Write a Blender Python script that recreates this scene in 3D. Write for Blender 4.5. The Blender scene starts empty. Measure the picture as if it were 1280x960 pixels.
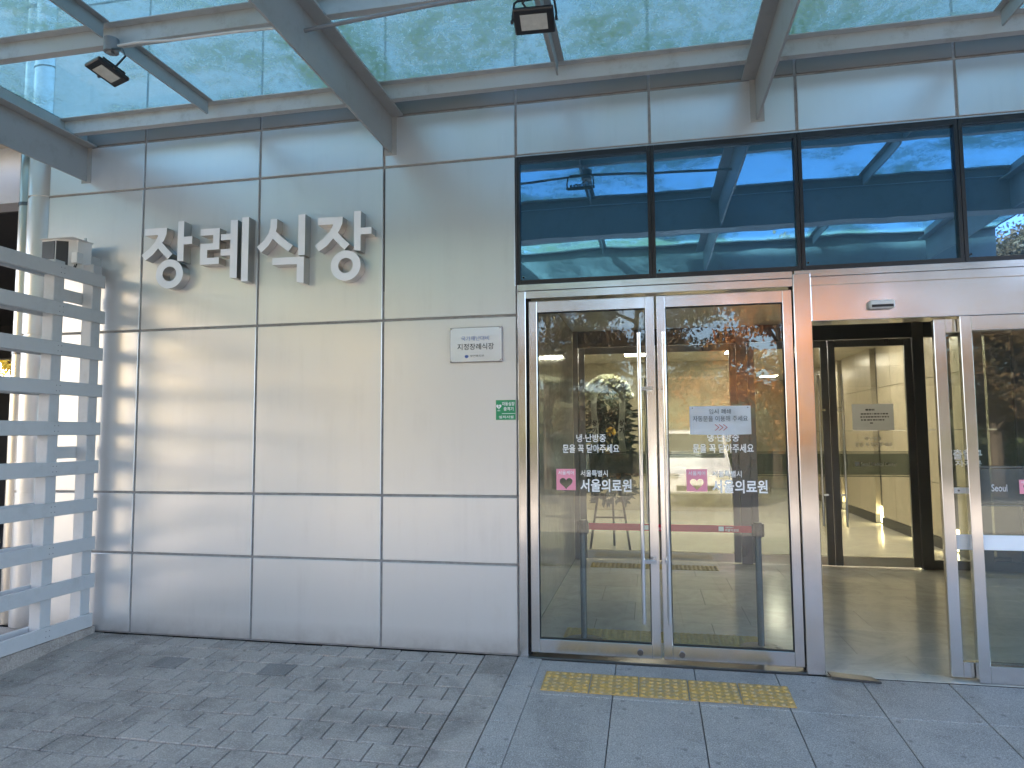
import bpy, bmesh, math, random
from mathutils import Vector, Matrix
import numpy as np
random.seed(7); rng = np.random.default_rng(7)
sc = bpy.context.scene
col = sc.collection
R = math.radians
# ------------------------------------------------------------------ camera
YAW, PITCH, ROLL, CAMD, CAMH, FPX = R(11.308), R(4.224), R(-0.378), 4.639, 1.5, 849.56
fw = Vector((-math.sin(YAW)*math.cos(PITCH), math.cos(YAW)*math.cos(PITCH), math.sin(PITCH)))
rt = Vector((math.cos(YAW), math.sin(YAW), 0)); up = rt.cross(fw)
r2 = rt*math.cos(ROLL)+up*math.sin(ROLL); u2 = -rt*math.sin(ROLL)+up*math.cos(ROLL)
cam = bpy.data.cameras.new('camera'); camo = bpy.data.objects.new('camera', cam); col.objects.link(camo)
camo.matrix_world = Matrix(((r2.x, u2.x, -fw.x, 0), (r2.y, u2.y, -fw.y, -CAMD), (r2.z, u2.z, -fw.z, CAMH), (0, 0, 0, 1)))
cam.sensor_width = 36; cam.lens = FPX*36/1280; cam.clip_start = .05; cam.clip_end = 1500
sc.camera = camo
# ------------------------------------------------------------------ light
SUN_AZ = Vector((-.70, .55)); SUN_EL = R(35)
sd = SUN_AZ.normalized()
w = bpy.data.worlds.new('World'); sc.world = w; w.use_nodes = True
nt = w.node_tree; bg = nt.nodes['Background']
sky = nt.nodes.new('ShaderNodeTexSky'); sky.sky_type = 'NISHITA'; sky.sun_disc = False
sky.sun_elevation = SUN_EL; sky.sun_rotation = math.atan2(sd.x, sd.y); sky.air_density = .8; sky.dust_density = 2.5; sky.ozone_density = .7
nt.links.new(sky.outputs[0], bg.inputs[0]); bg.inputs[1].default_value = .15
sl = bpy.data.lights.new('sun', 'SUN'); sl.energy = 5.0; sl.angle = R(.5); sl.color = (1, .86, .68)
so = bpy.data.objects.new('sun', sl); col.objects.link(so)
to_sun = Vector((sd.x*math.cos(SUN_EL), sd.y*math.cos(SUN_EL), math.sin(SUN_EL)))
so.rotation_euler = to_sun.to_track_quat('Z', 'Y').to_euler(); so.location = (0, 0, 40)
sc.view_settings.view_transform = 'Standard'; sc.view_settings.look = 'None'
sc.view_settings.exposure = 2.82; sc.view_settings.gamma = 1
sc.render.engine = 'CYCLES'
cy = sc.cycles; cy.use_denoising = True; cy.max_bounces = 12; cy.transparent_max_bounces = 24
cy.diffuse_bounces = 5; cy.glossy_bounces = 5; cy.sample_clamp_indirect = 6; cy.caustics_reflective = False

# ------------------------------------------------------------------ materials
MATS = {}
def newmat(name):
    m = bpy.data.materials.new(name); m.use_nodes = True; MATS[name] = m
    return m, m.node_tree.nodes, m.node_tree.links, m.node_tree.nodes['Principled BSDF']
def N(ns, t, **kw):
    n = ns.new(t)
    for k, v in kw.items(): setattr(n, k, v)
    return n
def noise(ns, ln, scale, detail=4, rough=.6, vec=None, dist=0):
    n = ns.new('ShaderNodeTexNoise'); n.inputs['Scale'].default_value = scale
    n.inputs['Detail'].default_value = detail; n.inputs['Roughness'].default_value = rough; n.inputs['Distortion'].default_value = dist
    if vec is None:
        g = ns.new('ShaderNodeNewGeometry'); vec = g.outputs['Position']
    ln.new(vec, n.inputs['Vector'])
    return n.outputs['Fac']
def ramp(ns, ln, fac, stops):
    r = ns.new('ShaderNodeValToRGB'); ln.new(fac, r.inputs['Fac'])
    e = r.color_ramp.elements
    while len(e) < len(stops): e.new(.5)
    for q, (p, c) in zip(e, stops): q.position = p; q.color = (*c, 1) if len(c) == 3 else c
    return r.outputs['Color']
def mixc(ns, ln, fac, a, b, mode='MIX'):
    m = ns.new('ShaderNodeMix'); m.data_type = 'RGBA'; m.blend_type = mode
    for sock, v in ((m.inputs[0], fac), (m.inputs[6], a), (m.inputs[7], b)):
        if hasattr(v, 'links') or hasattr(v, 'is_linked'): ln.new(v, sock)
        elif isinstance(v, (int, float)): sock.default_value = v
        else: sock.default_value = (*v, 1)
    return m.outputs[2]
def mathn(ns, ln, op, a, b=None, clamp=False):
    m = ns.new('ShaderNodeMath'); m.operation = op; m.use_clamp = clamp
    for i, v in enumerate((a, b)):
        if v is None: continue
        if isinstance(v, (int, float)): m.inputs[i].default_value = v
        else: ln.new(v, m.inputs[i])
    return m.outputs[0]
def scaled_pos(ns, ln, s):
    g = ns.new('ShaderNodeNewGeometry'); m = ns.new('ShaderNodeMapping'); m.inputs['Scale'].default_value = s
    ln.new(g.outputs['Position'], m.inputs['Vector']); return m.outputs[0]
def bump(ns, ln, bs, h, strength, dist=.01):
    b = ns.new('ShaderNodeBump'); b.inputs['Strength'].default_value = strength; b.inputs['Distance'].default_value = dist
    ln.new(h, b.inputs['Height']); ln.new(b.outputs[0], bs.inputs['Normal'])
def simple(name, c, rough=.5, metal=0, var=.08, vscale=6, bmp=0, bscale=40, spec=None, coat=0, emit=None, estr=0):
    m, ns, ln, bs = newmat(name)
    f = noise(ns, ln, vscale, 5)
    lo = tuple(x*(1-var) for x in c); hi = tuple(min(1, x*(1+var)) for x in c)
    ln.new(ramp(ns, ln, f, [(.3, lo), (.7, hi)]), bs.inputs['Base Color'])
    bs.inputs['Roughness'].default_value = rough; bs.inputs['Metallic'].default_value = metal
    if spec is not None: bs.inputs['Specular IOR Level'].default_value = spec
    if coat: bs.inputs['Coat Weight'].default_value = coat; bs.inputs['Coat Roughness'].default_value = .1
    if bmp: bump(ns, ln, bs, noise(ns, ln, bscale, 4), bmp)
    if emit: bs.inputs['Emission Color'].default_value = (*emit, 1); bs.inputs['Emission Strength'].default_value = estr
    return m
# aluminium composite wall panels: satin metallic paint
def panel_mat(name, c, metal, rough, dirt):
    m, ns, ln, bs = newmat(name)
    oi = ns.new('ShaderNodeObjectInfo')
    base = mixc(ns, ln, oi.outputs['Random'], tuple(x*.95 for x in c), tuple(min(1, x*1.03) for x in c))
    streak = noise(ns, ln, 1.0, 6, .65, scaled_pos(ns, ln, (9, 9, .7)))
    sm = noise(ns, ln, 3.0, 5, .6)
    d = mathn(ns, ln, 'MULTIPLY', ramp(ns, ln, streak, [(.48, (0, 0, 0)), (.78, (1, 1, 1))]), ramp(ns, ln, sm, [(.42, (0, 0, 0)), (.72, (1, 1, 1))]))
    sp = noise(ns, ln, 55, 2, .5); spk = ramp(ns, ln, sp, [(.74, (0, 0, 0)), (.80, (1, 1, 1))])
    sp2 = noise(ns, ln, 1.7, 3, .5)
    spk = mathn(ns, ln, 'MULTIPLY', spk, ramp(ns, ln, sp2, [(.5, (0, 0, 0)), (.7, (1, 1, 1))]))
    # soil splashed along the foot of the wall
    g = ns.new('ShaderNodeNewGeometry'); sx = ns.new('ShaderNodeSeparateXYZ'); ln.new(g.outputs['Position'], sx.inputs[0])
    mr = ns.new('ShaderNodeMapRange'); ln.new(sx.outputs['Z'], mr.inputs[0]); mr.inputs[1].default_value = 0; mr.inputs[2].default_value = .16; mr.inputs[3].default_value = 1; mr.inputs[4].default_value = 0
    foot = mathn(ns, ln, 'MULTIPLY', mr.outputs[0], noise(ns, ln, 9, 6, .7))
    fac = mathn(ns, ln, 'ADD', mathn(ns, ln, 'MULTIPLY', d, dirt), mathn(ns, ln, 'MULTIPLY', spk, .45), True)
    fac = mathn(ns, ln, 'ADD', fac, mathn(ns, ln, 'MULTIPLY', foot, .75), True)
    ln.new(mixc(ns, ln, fac, base, (.25, .225, .20)), bs.inputs['Base Color'])
    bs.inputs['Metallic'].default_value = metal
    rr = ns.new('ShaderNodeMapRange'); ln.new(sm, rr.inputs[0]); rr.inputs[3].default_value = rough-.04; rr.inputs[4].default_value = rough+.05
    ln.new(rr.outputs[0], bs.inputs['Roughness'])
    bump(ns, ln, bs, noise(ns, ln, 1.3, 1, .4), .10, .04)
    return m
panel_mat('panel', (.76, .755, .75), .60, .30, .18)
panel_mat('upper_panel', (.66, .66, .66), .25, .40, .3)
panel_mat('fascia', (.235, .215, .20), .1, .55, .5)
simple('sealant', (.34, .33, .32), .8, var=.2, vscale=20)
def steel(name, c, rough, vert=True, aniso=0):
    m, ns, ln, bs = newmat(name)
    s = (400, 400, 3) if vert else (3, 400, 400)
    br = noise(ns, ln, 1, 3, .5, scaled_pos(ns, ln, s))
    smu = noise(ns, ln, 2.2, 2, .5, scaled_pos(ns, ln, (1.5, 1.5, 1)))
    ln.new(mixc(ns, ln, ramp(ns, ln, smu, [(.45, (0, 0, 0)), (.8, (.7, .7, .7))]), c, tuple(x*.8 for x in c)), bs.inputs['Base Color'])
    bs.inputs['Metallic'].default_value = 1
    rr = ns.new('ShaderNodeMapRange'); ln.new(mathn(ns, ln, 'ADD', mathn(ns, ln, 'MULTIPLY', br, .15), mathn(ns, ln, 'MULTIPLY', smu, .85)), rr.inputs[0])
    rr.inputs[1].default_value = .3; rr.inputs[2].default_value = .7; rr.inputs[3].default_value = rough-.04; rr.inputs[4].default_value = rough+.07
    ln.new(rr.outputs[0], bs.inputs['Roughness'])
    bump(ns, ln, bs, noise(ns, ln, 2.5, 2, .5), .05, .02)
    return m
steel('steel', (.78, .76, .74), .17); steel('steel_h', (.78, .76, .74), .18, False)
steel('polished', (.80, .80, .80), .09); steel('steel_dark', (.20, .20, .205), .3)
steel('pipe_steel', (.66, .63, .58), .3)
simple('black_frame', (.02, .02, .022), .4, var=.2)
simple('plaque_metal', (.86, .87, .88), .2, metal=.55, var=.03)
simple('bright_post', (.22, .235, .245), .25, metal=.7, var=.03)
simple('rubber', (.012, .012, .012), .7)
simple('canopy_paint', (.50, .51, .50), .42, var=.06, vscale=3, bmp=.05)
def paint_dirty(name, c, dirt, amt, rough):
    m, ns, ln, bs = newmat(name)
    f = noise(ns, ln, 7, 7, .72); g = noise(ns, ln, 60, 3, .6)
    a = ramp(ns, ln, f, [(.52, (0, 0, 0)), (.75, (amt, amt, amt))]); b = ramp(ns, ln, g, [(.68, (0, 0, 0)), (.76, (amt*.8,)*3)])
    ln.new(mixc(ns, ln, mathn(ns, ln, 'ADD', a, b, True), c, dirt), bs.inputs['Base Color'])
    bs.inputs['Roughness'].default_value = rough
    bump(ns, ln, bs, g, .08, .004); return m
paint_dirty('canopy_paint', (.50, .50, .485), (.22, .18, .14), .5, .42)
paint_dirty('beam_paint', (.40, .395, .38), (.22, .18, .14), .35, .42)
paint_dirty('white_wood', (.54, .535, .53), (.38, .36, .33), .4, .6)
paint_dirty('white_wall', (.74, .74, .75), (.5, .48, .44), .35, .6)
paint_dirty('cream_wall', (.70, .63, .52), (.5, .44, .36), .4, .75)
m, ns, ln, bs = newmat('white_letter')
bs.inputs['Base Color'].default_value = (.9, .9, .9, 1); bs.inputs['Metallic'].default_value = 0; bs.inputs['Roughness'].default_value = .35
ln.new(mixc(ns, ln, noise(ns, ln, 14, 5, .65), (.90, .89, .90), (.97, .96, .97)), bs.inputs['Base Color'])
steel('letter_side', (.50, .50, .49), .30)
def glass(name, tint, f0=.045, gt=(1, 1, 1), rough=0., dirt=0.):
    m = bpy.data.materials.new(name); m.use_nodes = True; MATS[name] = m
    ns, ln = m.node_tree.nodes, m.node_tree.links; ns.remove(ns['Principled BSDF']); out = ns['Material Output']
    lw = ns.new('ShaderNodeLayerWeight'); lw.inputs[0].default_value = .5
    p5 = mathn(ns, ln, 'POWER', lw.outputs['Facing'], 5.0)
    fr = mathn(ns, ln, 'ADD', mathn(ns, ln, 'MULTIPLY', p5, 1-f0), f0, True)
    t = ns.new('ShaderNodeBsdfTransparent'); t.inputs[0].default_value = (*tint, 1)
    g = ns.new('ShaderNodeBsdfGlossy'); g.inputs['Roughness'].default_value = rough; g.inputs[0].default_value = (*gt, 1)
    mx = ns.new('ShaderNodeMixShader'); ln.new(fr, mx.inputs[0]); ln.new(t.outputs[0], mx.inputs[1]); ln.new(g.outputs[0], mx.inputs[2])
    res = mx.outputs[0]
    if dirt:
        d = ns.new('ShaderNodeBsdfDiffuse'); d.inputs[0].default_value = (.55, .54, .5, 1)
        mm = ns.new('ShaderNodeMixShader'); ln.new(mathn(ns, ln, 'MULTIPLY', noise(ns, ln, 4, 6, .65), dirt), mm.inputs[0])
        ln.new(res, mm.inputs[1]); ln.new(d.outputs[0], mm.inputs[2]); res = mm.outputs[0]
    ln.new(res, out.inputs[0]); return m
glass('door_glass', (.93, .96, .94), .052, dirt=.03)
glass('inner_glass', (.76, .76, .71), .045, dirt=.03)
glass('frost_glass', (.55, .60, .58), .05, dirt=.35)
# canopy glass: dusty, with algae and rain streaks
m = bpy.data.materials.new('canopy_glass'); m.use_nodes = True; MATS['canopy_glass'] = m
ns, ln = m.node_tree.nodes, m.node_tree.links; ns.remove(ns['Principled BSDF'])
big = noise(ns, ln, .9, 5, .62, dist=.8); mid = noise(ns, ln, 5, 6, .7, dist=1.2); fine = noise(ns, ln, 38, 3, .7)
alg = ramp(ns, ln, mathn(ns, ln, 'ADD', mathn(ns, ln, 'MULTIPLY', big, .72), mathn(ns, ln, 'MULTIPLY', mid, .28)), [(.43, (0, 0, 0)), (.57, (1, 1, 1))])
algf = mathn(ns, ln, 'MULTIPLY', alg, ramp(ns, ln, fine, [(.28, (.35,)*3), (.6, (1, 1, 1))]))
tr = ns.new('ShaderNodeBsdfTransparent'); tr.inputs[0].default_value = (.55, .74, .76, 1)
tl = ns.new('ShaderNodeBsdfTranslucent'); ln.new(mixc(ns, ln, algf, (.42, .53, .52), (.22, .30, .16)), tl.inputs[0])
gl = ns.new('ShaderNodeBsdfGlossy'); gl.inputs['Roughness'].default_value = .02
cov = mathn(ns, ln, 'ADD', mathn(ns, ln, 'MULTIPLY', algf, .60), mathn(ns, ln, 'MULTIPLY', fine, .25), True)
m1 = ns.new('ShaderNodeMixShader'); ln.new(cov, m1.inputs[0]); ln.new(tr.outputs[0], m1.inputs[1]); ln.new(tl.outputs[0], m1.inputs[2])
m2 = ns.new('ShaderNodeMixShader'); m2.inputs[0].default_value = .06; ln.new(m1.outputs[0], m2.inputs[1]); ln.new(gl.outputs[0], m2.inputs[2])
ln.new(m2.outputs[0], ns['Material Output'].inputs[0])
# blue solar-control glass over the doors
m = bpy.data.materials.new('blue_glass'); m.use_nodes = True; MATS['blue_glass'] = m
ns, ln = m.node_tree.nodes, m.node_tree.links; bs = ns['Principled BSDF']
bs.inputs['Base Color'].default_value = (.07, .17, .25, 1); bs.inputs['Roughness'].default_value = .3
g = ns.new('ShaderNodeBsdfGlossy'); g.inputs['Roughness'].default_value = .012; g.inputs[0].default_value = (.24, .44, .70, 1)
b = ns.new('ShaderNodeBump'); b.inputs['Strength'].default_value = .08; b.inputs['Distance'].default_value = .02; ln.new(noise(ns, ln, 1.6, 2, .5), b.inputs['Height']); ln.new(b.outputs[0], g.inputs['Normal'])
mx = ns.new('ShaderNodeMixShader'); mx.inputs[0].default_value = .72
ln.new(bs.outputs[0], mx.inputs[1]); ln.new(g.outputs[0], mx.inputs[2]); ln.new(mx.outputs[0], ns['Material Output'].inputs[0])
# paving
def stone(name, c, var, rough, speck, sscale, obj_var=.12, stain=.4, cool=None):
    m, ns, ln, bs = newmat(name)
    oi = ns.new('ShaderNodeObjectInfo')
    base = ramp(ns, ln, oi.outputs['Random'], [(0, tuple(x*(1-obj_var*4.5) for x in c)), (.05, tuple(x*(1-obj_var*.7) for x in c)), (.8, tuple(x*(1+obj_var*.4) for x in c)), (1, tuple(x*(1+obj_var*.6) for x in (cool or c)))])
    st = noise(ns, ln, 2.4, 7, .7, dist=.5); st2 = noise(ns, ln, 17, 6, .75)
    c1 = mixc(ns, ln, ramp(ns, ln, st, [(.46, (0, 0, 0)), (.68, (stain,)*3)]), base, tuple(x*.42 for x in c))
    c2 = mixc(ns, ln, ramp(ns, ln, st2, [(.55, (0, 0, 0)), (.76, (stain*.6,)*3)]), c1, tuple(min(1, x*1.7) for x in c))
    sp = noise(ns, ln, sscale, 2, .6)
    c3 = mixc(ns, ln, ramp(ns, ln, sp, [(.34, (speck,)*3), (.5, (0, 0, 0))]), c2, tuple(x*.35 for x in c))
    c4 = mixc(ns, ln, ramp(ns, ln, sp, [(.55, (0, 0, 0)), (.68, (speck,)*3)]), c3, tuple(min(1, x*1.9) for x in c))
    # chewing gum and bird droppings
    v = ns.new('ShaderNodeTexVoronoi'); v.voronoi_dimensions = '2D'; v.inputs['Scale'].default_value = 3.4; g_ = ns.new('ShaderNodeNewGeometry'); ln.new(g_.outputs['Position'], v.inputs['Vector'])
    gum = ramp(ns, ln, mathn(ns, ln, 'ADD', v.outputs['Distance'], mathn(ns, ln, 'MULTIPLY', st2, .06)), [(.055, (.7, .7, .7)), (.085, (0, 0, 0))])
    c5 = mixc(ns, ln, gum, c4, tuple(x*.45 for x in c))
    ln.new(c5, bs.inputs['Base Color'])
    rr = ns.new('ShaderNodeMapRange'); ln.new(st, rr.inputs[0]); rr.inputs[3].default_value = rough-.12; rr.inputs[4].default_value = rough+.12
    ln.new(rr.outputs[0], bs.inputs['Roughness'])
    bump(ns, ln, bs, mathn(ns, ln, 'ADD', sp, st2), .22, .004)
    return m
stone('paver', (.42, .365, .32), .1, .72, .35, 130, .10, .75)
stone('granite', (.40, .37, .345), .1, .55, .6, 170, .06, .5)
stone('paver_dark', (.27, .245, .225), .1, .72, .35, 130, .05, .5)
stone('joint_sand', (.05, .047, .044), .1, .9, .3, 90)
stone('asphalt', (.055, .055, .058), .1, .85, .5, 60)
stone('concrete', (.36, .34, .31), .1, .8, .3, 60)
stone('bank', (.07, .075, .035), .1, .95, .5, 8)
stone('soil', (.10, .085, .06), .1, .95, .4, 30)
def marble(name, c, rough):
    m, ns, ln, bs = newmat(name)
    oi = ns.new('ShaderNodeObjectInfo')
    f = noise(ns, ln, 2.2, 8, .7, dist=2.0); f2 = noise(ns, ln, 14, 5, .7)
    b0 = mixc(ns, ln, oi.outputs['Random'], tuple(x*.9 for x in c), c)
    b1 = mixc(ns, ln, ramp(ns, ln, f, [(.42, (0, 0, 0)), (.62, (.55,)*3)]), b0, tuple(x*.68 for x in c))
    b2 = mixc(ns, ln, ramp(ns, ln, f2, [(.55, (0, 0, 0)), (.75, (.35,)*3)]), b1, tuple(x*.6 for x in c))
    ln.new(b2, bs.inputs['Base Color']); bs.inputs['Roughness'].default_value = rough; return m
marble('floor_marble', (.64, .62, .55), .16); marble('wall_marble', (.50, .50, .45), .12); marble('wall_tan', (.55, .49, .37), .3)
simple('ceiling', (.55, .52, .45), .7); simple('dark_room', (.05, .05, .052), .8)
simple('dark_panel', (.05, .052, .055), .4)
simple('yellow_tile', (.50, .34, .055), .65, var=.25, vscale=22, bmp=.2, bscale=90)
m = MATS['yellow_tile']; ns, ln, bs = m.node_tree.nodes, m.node_tree.links, m.node_tree.nodes['Principled BSDF']
wr = ramp(ns, ln, noise(ns, ln, 30, 6, .75), [(.42, (0, 0, 0)), (.62, (.85,)*3)])
ln.new(mixc(ns, ln, wr, (.66, .39, .10), (.36, .29, .19)), bs.inputs['Base Color'])
simple('ochre_tile', (.46, .35, .13), .55, var=.2, vscale=20)
simple('white_print', (.92, .92, .92), .6, var=.02); simple('pink_print', (.88, .33, .42), .55, var=.03)
simple('dark_print', (.03, .03, .035), .6); simple('blue_print', (.05, .09, .30), .5); simple('red_print', (.55, .10, .08), .6)
simple('green_sign', (.03, .30, .12), .45, var=.04); simple('paper', (.90, .92, .95), .8, var=.03); simple('old_paper', (.62, .62, .63), .8, var=.03)
simple('red_belt', (.55, .035, .07), .75, var=.1, vscale=60); simple('black_plastic', (.018, .018, .02), .38)
simple('lamp_lens', (.55, .55, .50), .25, var=.1, vscale=30); simple('grey_plastic', (.25, .26, .27), .45)
simple('white_metal', (.72, .71, .69), .4); simple('bracket_grey', (.5, .52, .54), .35, metal=.7)
simple('light_panel', (.9, .9, .85), .5, emit=(1, .94, .82), estr=13)
simple('floor_lamp_glow', (.9, .85, .6), .5, emit=(1, .86, .5), estr=3.5)
simple('ribbon', (.84, .83, .76), .7); simple('flower_white', (.82, .82, .70), .7, var=.15); simple('flower_yellow', (.75, .50, .04), .6); simple('flower_peach', (.66, .42, .22), .7, var=.2)
simple('wreath_leaf', (.025, .05, .03), .5, var=.4, vscale=15)
simple('van_paint', (.78, .78, .77), .25, var=.02, coat=.6); simple('van_glass', (.02, .024, .028), .06); simple('tyre', (.02, .02, .02), .8); simple('bark', (.07, .052, .04), .9, var=.3, vscale=12, bmp=.4, bscale=20)
def leafmat(name, cols):
    m = bpy.data.materials.new(name); m.use_nodes = True; MATS[name] = m
    ns, ln = m.node_tree.nodes, m.node_tree.links; bs = ns['Principled BSDF']
    c = ramp(ns, ln, noise(ns, ln, 1.6, 4, .7), [(.32, cols[0]), (.5, cols[1]), (.68, cols[2])])
    ln.new(c, bs.inputs['Base Color']); bs.inputs['Roughness'].default_value = .55
    t = ns.new('ShaderNodeBsdfTranslucent'); ln.new(c, t.inputs[0])
    mx = ns.new('ShaderNodeMixShader'); mx.inputs[0].default_value = .4; ln.new(bs.outputs[0], mx.inputs[1]); ln.new(t.outputs[0], mx.inputs[2]); ln.new(mx.outputs[0], ns['Material Output'].inputs[0])
leafmat('leaf_brown', [(.07, .05, .025), (.12, .07, .03), (.10, .09, .03)])
leafmat('leaf_orange', [(.34, .11, .03), (.42, .18, .04), (.28, .18, .04)])
leafmat('leaf_yellow', [(.45, .30, .03), (.50, .38, .06), (.32, .30, .05)])
leafmat('leaf_green', [(.05, .08, .025), (.07, .10, .03), (.11, .11, .03)])
M = MATS

# ------------------------------------------------------------------ mesh helpers
class MB:
    def __init__(s): s.bm = bmesh.new()
    def box(s, x0, x1, y0, y1, z0, z1, bev=0, rot=None, piv=None):
        r = bmesh.ops.create_cube(s.bm, size=1); vs = r['verts']
        for v in vs: v.co = Vector((x0+(v.co.x+.5)*(x1-x0), y0+(v.co.y+.5)*(y1-y0), z0+(v.co.z+.5)*(z1-z0)))
        if bev:
            es = list({e for v in vs for e in v.link_edges})
            vs = bmesh.ops.bevel(s.bm, geom=es, offset=bev, segments=1, affect='EDGES')['verts']
        if rot is not None: bmesh.ops.rotate(s.bm, verts=list(set(vs)), cent=piv, matrix=rot)
        return s
    def cyl(s, p0, p1, r0, r1=None, n=16):
        r1 = r0 if r1 is None else r1
        p0, p1 = Vector(p0), Vector(p1); d = p1-p0
        q = d.to_track_quat('Z', 'Y').to_matrix().to_4x4(); q.translation = (p0+p1)/2
        bmesh.ops.create_cone(s.bm, cap_ends=True, segments=n, radius1=r0, radius2=r1, depth=d.length, matrix=q); return s
    def tube(s, pts, r, n=8):
        pts = [Vector(p) for p in pts]; rings = []
        for i, p in enumerate(pts):
            t = (pts[min(i+1, len(pts)-1)]-pts[max(i-1, 0)]).normalized()
            a = t.orthogonal().normalized() if not rings else (rings_a-t*rings_a.dot(t)).normalized()
            rings_a = a; b = t.cross(a); rr = r[i] if isinstance(r, (list, tuple)) else r
            rings.append([s.bm.verts.new(p+(a*math.cos(k*2*math.pi/n)+b*math.sin(k*2*math.pi/n))*rr) for k in range(n)])
        for A, B in zip(rings, rings[1:]):
            for k in range(n): s.bm.faces.new((A[k], A[(k+1) % n], B[(k+1) % n], B[k]))
        s.bm.faces.new(rings[0][::-1]); s.bm.faces.new(rings[-1]); return s
    def prism(s, poly, a0, a1, f):
        """extrude a 2-D outline between depths a0 and a1; f maps (u, v, depth) to a point"""
        A = [s.bm.verts.new(f(u, v, a0)) for u, v in poly]; B = [s.bm.verts.new(f(u, v, a1)) for u, v in poly]
        n = len(poly)
        s.bm.faces.new(A); s.bm.faces.new(B[::-1])
        for i in range(n): s.bm.faces.new((A[i], B[i], B[(i+1) % n], A[(i+1) % n]))
        return s
    def quad(s, *p):
        s.bm.faces.new([s.bm.verts.new(q) for q in p]); return s
    def build(s, name, mat, parent=None, smooth=False):
        bmesh.ops.recalc_face_normals(s.bm, faces=s.bm.faces)
        me = bpy.data.meshes.new(name); s.bm.to_mesh(me); s.bm.free()
        if smooth:
            for p in me.polygons: p.use_smooth = True
            try: me.set_sharp_from_angle(angle=R(35))
            except Exception: pass
        me.materials.append(M[mat] if isinstance(mat, str) else mat)
        return link(name, me, parent)
def link(name, me, parent=None):
    o = bpy.data.objects.new(name, me); col.objects.link(o); o.parent = parent; return o
def box(name, x0, x1, y0, y1, z0, z1, mat, parent=None, bev=0): return MB().box(x0, x1, y0, y1, z0, z1, bev).build(name, mat, parent)
def tag(o, label, cat, group=None):
    o['label'] = label; o['category'] = cat
    if group: o['group'] = group
    return o
def thing(name, loc, label, cat, group=None):
    o = bpy.data.objects.new(name, None); col.objects.link(o); o.empty_display_size = .1
    return tag(o, label, cat, group)        # parts carry world coordinates; the empty stays at the origin
def struct(o): o['kind'] = 'structure'; return o
FX = lambda u, v, d: Vector((u, d, v))       # outline drawn on a wall parallel to the facade
def text_mesh(body, off=0.):
    c = bpy.data.curves.new('lettering', 'FONT'); c.body = body; c.size = 1; c.offset = off; c.resolution_u = 3
    c.align_x = 'CENTER'
    t = bpy.data.objects.new('lettering', c); col.objects.link(t)
    dg = bpy.context.evaluated_depsgraph_get(); dg.update()
    me = bpy.data.meshes.new_from_object(t.evaluated_get(dg)); bpy.data.objects.remove(t); return me
def text(body, x0, x1, z0, z1, y, mat, parent, off=.015, name='lettering', f=None):
    """flat print: letters scaled into the rectangle x0..x1, z0..z1 on the plane y"""
    me = text_mesh(body, off); n = len(me.vertices)
    if n == 0: return None
    co = np.empty(n*3); me.vertices.foreach_get('co', co); co = co.reshape(-1, 3)
    mn, mx = co.min(0), co.max(0)
    u = x0+(co[:, 0]-mn[0])/(mx[0]-mn[0])*(x1-x0); v = z0+(co[:, 1]-mn[1])/(mx[1]-mn[1])*(z1-z0)
    if f is None: out = np.stack([u, np.full(n, y), v], 1)
    else: out = np.array([f(a, b, y) for a, b in zip(u, v)])
    me.vertices.foreach_set('co', out.ravel()); me.materials.clear(); me.materials.append(M[mat]); me.update()
    return link(name, me, parent)
def heart(cx, cz, s):
    return [(cx+s*.0625*16*math.sin(t)**3*.5, cz+s*.031*(13*math.cos(t)-5*math.cos(2*t)-2*math.cos(3*t)-math.cos(4*t))) for t in [2*math.pi*k/28 for k in range(28)]]

# ================================================================== ground
S = .0714                                    # the forecourt falls away from the doors
def gz(y): return S*y if y > -5 else -5*S
mb = MB()
ys = [-300, -60, -20, -5, 0, 40, 300]; xs = [-300, -40, 40, 300]
V = [[mb.bm.verts.new((x, y, (gz(y) if y < 0 else 0)-.04)) for x in xs] for y in ys]
for i in range(len(ys)-1):
    for j in range(3): mb.bm.faces.new((V[i][j], V[i][j+1], V[i+1][j+1], V[i+1][j]))
ground = struct(mb.build('ground', 'joint_sand'))
box('road', -60, 60, -16, -5.2, -5*S-.036, -5*S-.004, 'concrete')['kind'] = 'structure'
ANG = Matrix.Rotation(math.atan(S), 3, 'X')
def slab_mesh(name, wx, wy, th, bev, mat):
    mb = MB(); mb.box(-wx/2, wx/2, -wy/2, wy/2, -th, 0, bev, ANG, Vector((0, 0, 0)))
    me = bpy.data.meshes.new(name); bmesh.ops.recalc_face_normals(mb.bm, faces=mb.bm.faces); mb.bm.to_mesh(me); mb.bm.free(); me.materials.append(M[mat]); return me
paving = struct(bpy.data.objects.new('pavement', None)); col.objects.link(paving)
pm = slab_mesh('paver', .1935, .1620, .045, .0035, 'paver'); ph = slab_mesh('paver', .0935, .1620, .045, .0035, 'paver')
rest = MB(); npv = 0
for r in range(28):
    y = -.0905-r*.172
    x = -1.127-(0 if r % 2 == 0 else .1)
    cells = [] if r % 2 == 0 else [(-1.177, ph)]
    k = 0
    while x-.1-k*.2 > -7.4: cells.append((x-.1-k*.2, pm)); k += 1
    for cx, me in cells:
        dz = random.uniform(-.003, .0015); tx, ty = random.uniform(-.009, .009), random.uniform(-.009, .009)
        if r < 11 and cx > -4.7-(0 if r < 4 else -.11*(r-4)) and npv < 295:
            o = link('paver', me, paving); o.location = (cx, y, gz(y)+dz); o.rotation_euler = (tx, ty, random.uniform(-.006, .006)); npv += 1
            if r == 2 and (abs(cx+3.19) < .1 or abs(cx+2.38) < .1): o.material_slots[0].link = 'OBJECT'; o.material_slots[0].material = M['paver_dark']
        else:
            hw = .098 if me is pm else .048
            rest.box(cx-hw, cx+hw, y-.084, y+.084, gz(y)-.045, gz(y)+dz, .003, ANG, Vector((cx, y, gz(y))))
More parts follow.
